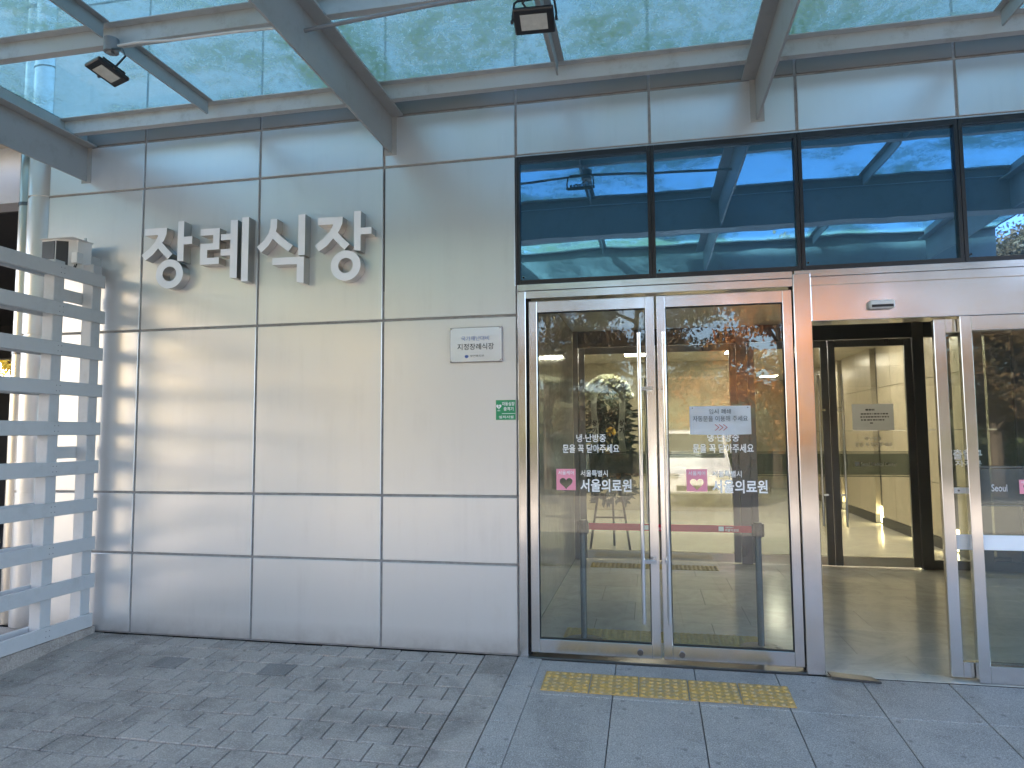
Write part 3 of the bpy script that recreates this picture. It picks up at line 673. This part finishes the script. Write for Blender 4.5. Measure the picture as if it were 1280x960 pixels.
# ---- floodlights under the canopy
def floodlight(c, sx, sy, tilt, rz, label, brk, strap=False):
    t = thing('floodlight', c, label, 'floodlight', 'floodlights hung under the canopy')
    cx, cy_, cz = c; rot = Matrix.Rotation(rz, 3, 'Z') @ Matrix.Rotation(tilt, 3, 'X'); pv = Vector(c)
    h = MB(); h.box(cx-sx/2, cx+sx/2, cy_-sy/2, cy_+sy/2, cz-.013, cz+.013, .006, rot, pv)
    for k in range(7): x = cx-sx*.38+sx*.76*k/6; h.box(x-.003, x+.003, cy_-sy*.36, cy_+sy*.36, cz+.0132, cz+.032, 0, rot, pv)
    h.build('housing', 'black_plastic', t)
    l = MB(); l.box(cx-sx*.33, cx+sx*.33, cy_-sy*.30, cy_+sy*.30, cz-.0155, cz-.0132, 0, rot, pv); l.build('lens', 'lamp_lens', t)
    f = lambda v: rot @ Vector(v)+pv
    b = MB(); zt = brk-cz
    if strap: b.box(cx-.062, cx-.036, cy_+.04, cy_+.045, cz+.01, brk); b.tube([(cx+.035, cy_+.045, cz+.015), (cx-.02, cy_+.09, brk)], .008, 6)
    else: b.tube([f((-sx/2-.008, 0, 0)), f((-sx/2-.010, 0, .04)), (cx-sx*.5, cy_, cz+zt*.75), (cx-sx*.42, cy_, brk-.022), (cx+sx*.42, cy_, brk-.022), (cx+sx*.5, cy_, cz+zt*.75), f((sx/2+.010, 0, .04)), f((sx/2+.008, 0, 0))], .0065, 6); b.build('bracket', 'bracket_grey' if strap else 'black_plastic', t)
    for s_ in (-1, 1): k = MB(); k.cyl(f((s_*(sx/2+.004), 0, 0)), f((s_*(sx/2+.018), 0, 0)), .010, n=10); k.build('bracket_knob', 'black_plastic', t)
    return t
f1 = floodlight((-3.02, -1.39, 3.60), .15, .185, R(-16), R(-20), 'black floodlight hung near the left bay, beside the wall letters', 3.80, True)
jb = MB(); jb.cyl((-3.10, -1.28, 3.79), (-3.10, -1.28, 3.872), .042, n=16); jb.box(-3.115, -3.085, -1.30, -1.27, 3.775, 3.79); jb.build('junction_box', 'grey_plastic', f1, True)
ca = MB(); ca.tube([(-3.09, -1.30, 3.80), (-2.98, -1.33, 3.77), (-2.93, -1.36, 3.70), (-2.955, -1.40, 3.62)], .006, 6); ca.build('lead', 'black_plastic', f1)
f2 = floodlight((-.55, -1.225, 3.69), .215, .15, R(-22), R(3), 'black floodlight hung over the left door, beside the conduit', 3.83)
jb = MB(); jb.cyl((-.50, -1.30, 3.79), (-.50, -1.30, 3.872), .045, n=16); jb.build('junction_box', 'grey_plastic', f2, True)
ca = MB(); ca.tube([(-.50, -1.30, 3.79), (-.56, -1.33, 3.76), (-.60, -1.29, 3.75), (-.57, -1.25, 3.72)], .006, 6); ca.build('lead', 'black_plastic', f2)
c1 = MB(); c1.tube([(-1.826, -1.315, 3.742), (-1.5, -1.30, 3.775), (-1.1, -1.30, 3.80), (-.83, -1.295, 3.815), (-.54, -1.30, 3.83)], .0115, 10)
tag(c1.build('conduit', 'grey_plastic', None, True), 'grey cable conduit running from the beam to the floodlight over the doors', 'conduit')
c2 = MB(); c2.tube([(-.46, -1.30, 3.83), (.1, -1.31, 3.80), (.748, -1.30, 3.78)], .0115, 10)
tag(c2.build('conduit', 'grey_plastic', None, True), 'grey conduit above the doors seen in the blue glass reflection', 'conduit')
c3 = MB(); c3.tube([(-3.06, -1.275, 3.83), (-2.95, -1.26, 3.845), (-2.72, -1.255, 3.832), (-2.3, -1.255, 3.83), (-1.842, -1.255, 3.815)], .008, 8)
tag(c3.build('cable', 'white_metal', None, True), 'thin pale cable strung from the left floodlight to the beam', 'cable')

c4 = MB(); c4.tube([(-6, -2.345, 3.90), (-2, -2.345, 3.895), (1, -2.345, 3.902), (4.1, -2.345, 3.897)], .006, 6)  # pale tube added to draw the light edge along the girder
tag(c4.build('cable', 'white_metal', None, True), 'added thin pale line for the light edge of the deep girder, mirrored in the blue windows', 'cable')
# ================================================================== wall mounted things
def stroke_poly(pts, w0, w1=None):
    """outline of a centre line with a square end"""
    w1 = w1 or w0; n = len(pts); Lp, Rp = [], []
    for i, p in enumerate(pts):
        a = pts[max(i-1, 0)]; b = pts[min(i+1, n-1)]; dx, dz = b[0]-a[0], b[1]-a[1]; l = math.hypot(dx, dz); nx, nz = -dz/l, dx/l
        ww = (w0+(w1-w0)*i/(n-1))/2; Lp.append((p[0]+nx*ww, p[1]+nz*ww)); Rp.append((p[0]-nx*ww, p[1]-nz*ww))
    return Lp+Rp[::-1]
LD = .086
def letter(label, strokes):
    t = thing('sign_letter', (0, 0, 0), label, 'sign letter', 'raised letters of the wall sign')
    for k, st in enumerate(strokes):
        mb = MB()
        if st[0] == 'ring':
            _, cx, cz, r, ri = st; n = 40; V_ = []
            for rr, d in ((r, -LD), (r, -.002), (ri, -.002), (ri, -LD)): V_.append([mb.bm.verts.new((cx+rr*math.cos(2*math.pi*i/n), d, cz+rr*math.sin(2*math.pi*i/n)*.96)) for i in range(n)])
            for A, B in ((0, 1), (1, 2), (2, 3), (3, 0)):
                for i in range(n): mb.bm.faces.new((V_[A][i], V_[A][(i+1) % n], V_[B][(i+1) % n], V_[B][i]))
        else: mb.prism(st, -LD-.0012*k, -.002+.0003*k, FX)
        so_ = mb.build('stroke', 'white_letter', t, True); so_.data.materials.append(M['letter_side'])
        for p_ in so_.data.polygons: p_.material_index = 0 if p_.normal.y < -.9 else 1
def rect(x0, x1, z0, z1): return [(x0, z0), (x1, z0), (x1, z1), (x0, z1)]
def jieut(x, z):      # x, z = left end and top of the bar
    t_ = .052
    a = [(x, z), (x+.196, z-.003), (x+.193, z-.055), (x+.170, z-.105), (x+.120, z-.165), (x+.075, z-.212), (x+.012, z-.252), (x-.025, z-.208), (x+.045, z-.160), (x+.092, z-.112), (x+.120, z-.062), (x+.118, z-.055), (x, z-.055)]
    b = stroke_poly([(x+.128, z-.126), (x+.175, z-.178), (x+.232, z-.232)], .054)
    return a, b
a, b = jieut(-3.833, 3.121)
letter('first raised silver letter of the wall sign, farthest left', [a, b, [(-3.537, 2.850), (-3.484, 2.843), (-3.484, 2.976), (-3.411, 2.976), (-3.411, 3.036), (-3.484, 3.036), (-3.484, 3.158), (-3.537, 3.160)], ('ring', -3.604, 2.752, .1185, .060)])
xl, xr, zt, zb, q = -3.341, -3.178, 3.085, 2.808, .050
letter('second raised silver letter of the wall sign, with two long bars', [[(xl, zt), (xr, zt), (xr, zt-.165), (xl+.06, zt-.165), (xl+.06, zb+q), (xr-.002, zb+q), (xr-.002, zb), (xl, zb), (xl, zt-.115), (xr-.056, zt-.115), (xr-.056, zt-q), (xl, zt-q)],
    [(-3.085, 2.695), (-3.025, 2.688), (-3.025, 3.137), (-3.085, 3.141), (-3.085, 3.035), (-3.166, 3.035), (-3.166, 2.988), (-3.085, 2.988), (-3.085, 2.918), (-3.166, 2.918), (-3.166, 2.868), (-3.085, 2.868)], rect(-2.988, -2.932, 2.660, 3.153)])
letter('third raised silver letter of the wall sign, left of the last', [[(-2.753, 3.124), (-2.698, 3.122), (-2.700, 3.055), (-2.716, 2.995), (-2.765, 2.925), (-2.826, 2.872), (-2.862, 2.918), (-2.805, 2.965), (-2.768, 3.015), (-2.753, 3.060)], stroke_poly([(-2.728, 3.008), (-2.66, 2.945), (-2.585, 2.890)], .056),
    rect(-2.523, -2.469, 2.834, 3.142), [(-2.730, 2.824), (-2.474, 2.822), (-2.474, 2.624), (-2.530, 2.632), (-2.530, 2.768), (-2.730, 2.772)]])
a, b = jieut(-2.367, 3.106)
letter('fourth raised silver letter of the wall sign, nearest the door', [a, b, [(-2.080, 2.846), (-2.028, 2.840), (-2.028, 2.960), (-1.944, 2.960), (-1.944, 3.010), (-2.028, 3.010), (-2.028, 3.135), (-2.080, 3.138)], ('ring', -2.144, 2.737, .117, .058)])
# steel plaque
pq = tag(box('plaque', -1.371, -.992, -.022, -.0005, 2.008, 2.256, 'steel_dark', None, .002), 'small polished steel plaque with engraved lettering left of the doors', 'plaque')
box('plaque_face', -1.367, -.996, -.0245, -.0222, 2.012, 2.252, 'plaque_metal', pq)
text('국가재난대비', -1.287, -1.085, 2.160, 2.192, -.026, 'blue_print', pq, .0); text('지정장례식장', -1.315, -1.050, 2.095, 2.140, -.026, 'dark_print', pq, .008); text('보건복지부', -1.222, -1.120, 2.042, 2.060, -.026, 'dark_print', pq, 0)
e = MB(); e.prism([(-1.248+.014*math.cos(t), 2.051+.014*math.sin(t)*(.55 if math.sin(t) > 0 else 1)) for t in [k*math.pi/8 for k in range(16)]], -.0258, -.0246, FX); e.build('emblem', 'blue_print', pq)
for x in (-1.36, -1.003):
    for z in (2.019, 2.245): s_ = MB(); s_.cyl((x, -.0246, z), (x, -.028, z), .005, n=10); s_.build('screw', 'steel', pq)
# green defibrillator sticker
ae = tag(box('defibrillator_sign', -1.043, -.902, -.003, -.0003, 1.600, 1.738, 'green_sign'), 'green square defibrillator sign on the wall beside the door frame', 'sign')
text('자동심장', -1.000, -.909, 1.698, 1.725, -.0042, 'white_print', ae, .02); text('충격기', -.988, -.918, 1.663, 1.690, -.0042, 'white_print', ae, .02); text('설치시설', -1.022, -.918, 1.610, 1.630, -.0042, 'white_print', ae, .012); text('AED', -1.033, -1.012, 1.661, 1.669, -.0042, 'white_print', ae, .01)
h_ = MB(); h_.prism(heart(-1.022, 1.693, .038), -.0044, -.0031, FX); h_.build('heart_symbol', 'white_print', ae)
box('rule_line', -1.000, -.905, -.0042, -.0031, 1.642, 1.645, 'white_print', ae)
bo = MB(); bo.prism([(-1.018, 1.706), (-1.026, 1.690), (-1.021, 1.690), (-1.026, 1.677), (-1.014, 1.694), (-1.019, 1.694)], -.0056, -.0045, FX); bo.build('bolt_symbol', 'green_sign', ae)

# ================================================================== slatted fence
fen = thing('slat_fence', (0, 0, 0), 'white painted timber slat fence standing at right angles to the wall', 'fence')
FX0 = -4.2
tops = [2.775, 2.486, 2.197, 1.906, 1.613, 1.321, 1.032, .740, .457, .162]
for k, z in enumerate(tops):
    j = random.uniform(-.004, .004)
    if k == 8:
        box('board', FX0-.024, FX0, -.150, -.048, z-.105, z, 'white_wood', fen, .003); box('board', FX0-.024, FX0+.002, -3.4, -.152, z-.104, z-.002, 'white_wood', fen, .003)
    else: box('board', FX0-.024, FX0, -3.4, -.050+j*2, z-.100+j, z+j, 'white_wood', fen, .003)
    box('board', FX0-.142, FX0-.118, -3.4, -.432, z-.100-j, z-j, 'white_wood', fen, .003)
for y0 in (-.155, -.502, -1.60, -2.70, -3.40): box('post', FX0-.1175, FX0-.0245, y0, y0+.090, (.0505), 2.845 if y0 > -.2 else 2.80, 'white_wood', fen, .004)
k = MB(); k.prism([(-3.45, gz(-3.45)-.03), (-.02, -.03), (-.02, .05), (-3.45, .05)], FX0-.135, FX0-.012, lambda u, v, d: Vector((d, u, v))); k.build('fence_base', 'paver', fen)
for z in (2.62, 1.43): box('brace', FX0-.140, FX0-.118, -.43, -.07, z-.09, z, 'white_wood', fen, .003)
sc_ = MB()
for z in tops:
    for y in (-.47, -.44):
        sc_.cyl((FX0+.0005, y, z-.03), (FX0-.004, y, z-.03), .004, n=6); sc_.cyl((FX0+.0005, y, z-.07), (FX0-.004, y, z-.07), .004, n=6)
sc_.build('screw_heads', 'steel_dark', fen)['kind'] = 'stuff'
# lamp box on the wall above the fence
wl = thing('wall_floodlight', (0, 0, 0), 'weathered white floodlight box on the wall above the slat fence', 'floodlight')
rot = Matrix.Rotation(R(-8), 3, 'Y'); pv = Vector((-4.43, -.14, 2.95))
b = MB(); b.prism([(-4.60, -.26), (-4.46, -.27), (-4.33, -.20), (-4.30, -.10), (-4.58, -.08)], 2.78, 3.03, lambda u, v, d: Vector((u, v, d))); b.build('housing', 'white_metal', wl)
b = MB(); b.prism([(-4.593, -.2625), (-4.470, -.2715), (-4.470, -.2745), (-4.593, -.2655)], 2.79, 3.015, lambda u, v, d: Vector((u, v, d))); b.build('lens', 'black_plastic', wl)
b = MB(); b.prism([(-4.455, -.2695), (-4.385, -.2320), (-4.387, -.2350), (-4.457, -.2725)], 2.79, 3.015, lambda u, v, d: Vector((u, v, d))); b.build('lens', 'dark_room', wl)
box('hood', -4.605, -4.30, -.285, -.08, 3.0302, 3.036, 'white_metal', wl, .002)
box('junction_box', -4.345, -4.29, -.245, -.185, 2.84, 2.925, 'white_metal', wl, .003)
b = MB(); b.tube([(-4.32, -.215, 2.84), (-4.33, -.22, 2.80), (-4.35, -.21, 2.81), (-4.345, -.20, 2.86)], .005, 6); b.build('lead', 'black_plastic', wl)
box('bracket', -4.36, -4.30, -.0995, -.0005, 2.86, 2.93, 'bracket_grey', wl); box('bracket_stud', -4.325, -4.312, -.15, -.137, 3.0362, 3.062, 'bracket_grey', wl)
# downpipe
dp = thing('downpipe', (0, 0, 0), 'stainless steel downpipe at the left corner of the wall', 'downpipe')
p = MB(); p.cyl((-5.125, .10, .0), (-5.125, .10, 8.5), .072, n=24); p.build('pipe', 'pipe_steel', dp, True)
for z in (.6, 2.2, 3.46, 5.2): p = MB(); p.cyl((-5.125, .10, z-.015), (-5.125, .10, z+.015), .077, n=24); p.box(-5.06, -4.95, .02, .06, z-.012, z+.012); p.build('pipe_clamp', 'steel_dark', dp, True)

# ================================================================== left wing, seen past the fence
lw = thing('side_building', (0, 0, 0), 'white side building with a dark open bay behind the slat fence', 'building')
box('lintel_wall', -14, -5.22, .40, .60, 3.63, 4.15, 'white_wall', lw); box('eaves', -14, -5.22, -.10, .60, 4.152, 4.22, 'cream_wall', lw)
box('upper_wall', -14, -5.22, .10, 9, 4.222, 8.4, 'white_wall', lw)
for a_ in ((-14, -12.9, 0, 3.6), (-12.9, -11.72, 0, 2.60), (-12.9, -11.72, 2.99, 3.6), (-11.72, -5.12, 0, 3.6)): box('bay_back', a_[0], a_[1], 6.0, 6.2, a_[2], a_[3], 'dark_room', lw)
box('bay_side', -14.2, -14, .40, 6.2, 0, 4.2, 'dark_room', lw); box('bay_side', -5.12, -5.0, .25, 6.2, 0, 4.05, 'dark_room', lw)
box('bay_ceiling', -14, -5.12, .60, 6.2, 3.62, 3.70, 'dark_room', lw); box('bay_floor', -14, -5.12, .0, 6.2, -.038, -.01, 'asphalt', lw)

# ================================================================== trees and van opposite (seen mirrored in the doors), added sunlit building
def tree_meshes(seed, h, spread, nleaf, leaf, base=.28):
    rd = random.Random(seed); mb = MB(); tips = []
    trunk = [Vector((0, 0, -.3)), Vector((rd.uniform(-.1, .1), rd.uniform(-.1, .1), h*.22)), Vector((rd.uniform(-.25, .25), rd.uniform(-.2, .2), h*.5)), Vector((rd.uniform(-.4, .4), rd.uniform(-.3, .3), h*.9))]
    mb.tube(trunk, [h*.024, h*.018, h*.011, h*.003], 8)
    for k in range(17):
        t = base+(.92-base)*(k/16.)*rd.uniform(.9, 1.1); seg = t*3; i = min(2, int(seg)); p = trunk[i].lerp(trunk[i+1], min(1, seg-i))
        a = k*2.4+rd.uniform(-.4, .4); ln_ = spread*(1.05-.55*abs(t-.5)*2)*rd.uniform(.75, 1.1)
        e_ = p+Vector((math.cos(a)*ln_, math.sin(a)*ln_, ln_*rd.uniform(.15, .6))); md = p.lerp(e_, .5)+Vector((0, 0, ln_*.10))
        mb.tube([p, md, e_], [h*.008, h*.005, h*.0015], 5); tips += [(e_, .9), (md, .6), (p.lerp(e_, .75), .8)]
        for q in range(4):
            s0 = md.lerp(e_, rd.random()); e2 = s0+Vector((rd.uniform(-1, 1), rd.uniform(-1, 1), rd.uniform(-.3, .7))).normalized()*ln_*rd.uniform(.3, .55)
            mb.tube([s0, e2], [h*.003, h*.001], 4); tips += [(e2, .8), (s0.lerp(e2, .5), .6)]
    bmesh.ops.recalc_face_normals(mb.bm, faces=mb.bm.faces)
    tm_ = bpy.data.meshes.new('trunk'); mb.bm.to_mesh(tm_); mb.bm.free(); tm_.materials.append(M['bark'])
    g = np.random.default_rng(seed); T = np.array([list(p) for p, _ in tips]); Wt = np.array([s_ for _, s_ in tips])
    idx = g.integers(0, len(T), nleaf); c = T[idx]+g.normal(0, 1, (nleaf, 3))*np.array([.34, .34, .24])*Wt[idx, None]*spread*.36
    d = g.normal(0, 1, (nleaf, 3)); d /= np.linalg.norm(d, axis=1)[:, None]; o_ = np.cross(d, g.normal(0, 1, (nleaf, 3))); o_ /= np.linalg.norm(o_, axis=1)[:, None]
    l_ = (leaf*g.uniform(.6, 1.3, nleaf))[:, None]
    v = np.stack([c-d*l_, c+o_*l_*.5, c+d*l_, c-o_*l_*.5], 1).reshape(-1, 3)
    lm = bpy.data.meshes.new('crown'); lm.from_pydata(v.tolist(), [], np.arange(nleaf*4).reshape(-1, 4).tolist()); lm.materials.append(M['leaf_brown'])
    return tm_, lm
TA = tree_meshes(3, 9, 2.6, 26000, .075); TB = tree_meshes(11, 7, 2.3, 24000, .07, .22)
def tree(T, x, y, rz, s_, mat, label, z=None):
    t = thing('street_tree', (x, y, 0), label, 'tree', 'trees opposite the entrance'); t.location = (x, y, gz(y) if z is None else z); t.rotation_euler = (0, 0, rz); t.scale = (s_,)*3
    link('trunk', T[0], t); c_ = link('crown', T[1], t); c_.material_slots[0].link = 'OBJECT'; c_.material_slots[0].material = M[mat]
tree(TA, -3.4, -19, .3, 1.05, 'leaf_brown', 'brown leaved tree mirrored in the left steel door')
tree(TA, -.4, -21, 2.0, 1.12, 'leaf_brown', 'tall dark brown tree mirrored between the two steel doors')
tree(TB, 3.9, -17.5, 1.1, 1.15, 'leaf_orange', 'bright orange maple mirrored in the right steel door')
tree(TA, 7.2, -20, 4.0, 1.0, 'leaf_orange', 'orange tree mirrored in the steel header over the doorway')
tree(TA, 9.9, -17.5, 5.1, .95, 'leaf_brown', 'brown tree added to hide bright sky mirrored right of the sliding door')  # added in the gap between trees to block the mirrored sky
tree(TB, 12.5, -20, .4, 1.3, 'leaf_brown', 'bare brownish tree mirrored in the rightmost blue window')
tree(TB, -7.5, -22, 2.2, 1.25, 'leaf_green', 'green tree at the far left of the trees opposite')
tree(TA, -14, -15, .9, 1.0, 'leaf_yellow', 'yellow tree beyond the slat fence, out on the left')
tree(TB, -11, -19, 3.3, 1.2, 'leaf_yellow', 'second yellow tree standing left of the green tree')
tree(TB, -17.3, 11, 1.5, .85, 'leaf_yellow', 'sunlit yellow tree glimpsed through the dark bay behind the fence', -.2)
# van, parked nose towards the entrance
vn = thing('parked_van', (0, 0, 0), 'white van mirrored low in the right steel door', 'van')
VX, VY, VZ = 1.15, -17.6, gz(-13)
MV = lambda u, v, d: Vector((VX+d, VY+u, VZ+v))
prof = [(0, .35), (0, 1.75), (.12, 1.92), (2.9, 1.95), (3.25, 1.85), (3.95, 1.18), (4.55, 1.0), (4.72, .75), (4.72, .35)]
b = MB(); b.prism(prof, -.85, .85, MV); bmesh.ops.bevel(b.bm, geom=b.bm.edges[:], offset=.04, segments=2, affect='EDGES'); b.build('body', 'van_paint', vn, True)
for s_ in (-1, 1):
    yy = s_*.853
    for pl_ in ([(2.35, 1.15), (3.72, 1.15), (3.22, 1.74), (2.35, 1.76)], [(1.1, 1.15), (2.25, 1.15), (2.25, 1.76), (1.1, 1.76)], [(.15, 1.15), (1.0, 1.15), (1.0, 1.76), (.18, 1.74)]):
        w_ = MB(); w_.prism(pl_, yy-.004, yy+.004, MV); w_.build('side_window', 'van_glass', vn)
    for wx in (.95, 3.75):
        t_ = MB(); t_.cyl(MV(wx, .33, s_*.66), MV(wx, .33, s_*.87), .33, n=28); wo = t_.build('wheel', 'tyre', vn, True)
        t_ = MB(); t_.cyl(MV(wx, .33, s_*.871), MV(wx, .33, s_*.885), .20, .17, 20); t_.build('rim', 'bracket_grey', wo)
    k = MB(); k.box(VX+s_*.98-.07, VX+s_*.98+.07, VY+3.45, VY+3.6, VZ+1.12, VZ+1.3, .02); k.build('mirror', 'black_plastic', vn)
    k = MB(); k.box(VX+s_*.62-.16, VX+s_*.62+.16, VY+4.62, VY+4.73, VZ+.70, VZ+.86, .02); k.build('headlight', 'lamp_lens', vn)
ws = MB(); ws.prism([(3.30, 1.82), (3.92, 1.22), (3.93, 1.24), (3.31, 1.84)], -.74, .74, MV); ws.build('windscreen', 'van_glass', vn)
k = MB(); k.box(VX-.5, VX+.5, VY+4.70, VY+4.735, VZ+.42, VZ+.56, .01); k.build('grille', 'black_plastic', vn)
# grassy bank rising behind the trees
mb = MB(); bm = mb.bm; rows = []
for j, (yy, zz) in enumerate(((-25.2, gz(-20)-.05), (-26.5, 1.4), (-28.5, 2.9), (-31, 3.7), (-36, 4.0), (-37, -.5))):
    rows.append([bm.verts.new((-15+i*2.2, yy+rng.uniform(-.3, .3), zz+(rng.uniform(-.25, .25) if 0 < j < 5 else 0))) for i in range(32)])
for A_, B_ in zip(rows, rows[1:]):
    for i in range(31): bm.faces.new((A_[i], A_[i+1], B_[i+1], B_[i]))
struct(mb.build('terrain', 'bank', None, True))
# hedge, and an unseen sunlit building added to bounce warm light
g = np.random.default_rng(5); n = 9000
c = np.stack([g.uniform(-30, 30, n), g.normal(-25, .45, n), g.uniform(0, 1.9, n)+gz(-20)], 1); d = g.normal(0, 1, (n, 3)); o_ = g.normal(0, 1, (n, 3)); l_ = .16
v = np.stack([c-d*l_*.6, c+o_*l_*.4, c+d*l_*.6, c-o_*l_*.4], 1).reshape(-1, 3)
hm = bpy.data.meshes.new('hedge'); hm.from_pydata(v.tolist(), [], np.arange(n*4).reshape(-1, 4).tolist()); hm.materials.append(M['leaf_green'])
ho = tag(link('hedge', hm), 'clipped green hedge behind the trees opposite the entrance', 'hedge')
ob = thing('bounce_building', (0, 0, 0), 'unseen cream apartment block added far left to bounce warm sunlight', 'building')
box('wall', -46, -16, -48, -34, -.4, 15, 'cream_wall', ob); box('roof', -46.4, -15.6, -48.4, -33.6, 15.003, 15.4, 'white_wall', ob)
wm = None
for fl in range(5):
    for k in range(10):
        w_ = box('window', -45+k*2.9, -43.4+k*2.9, -34.06, -33.99, .8+fl*2.9, 2.3+fl*2.9, 'van_glass', ob)
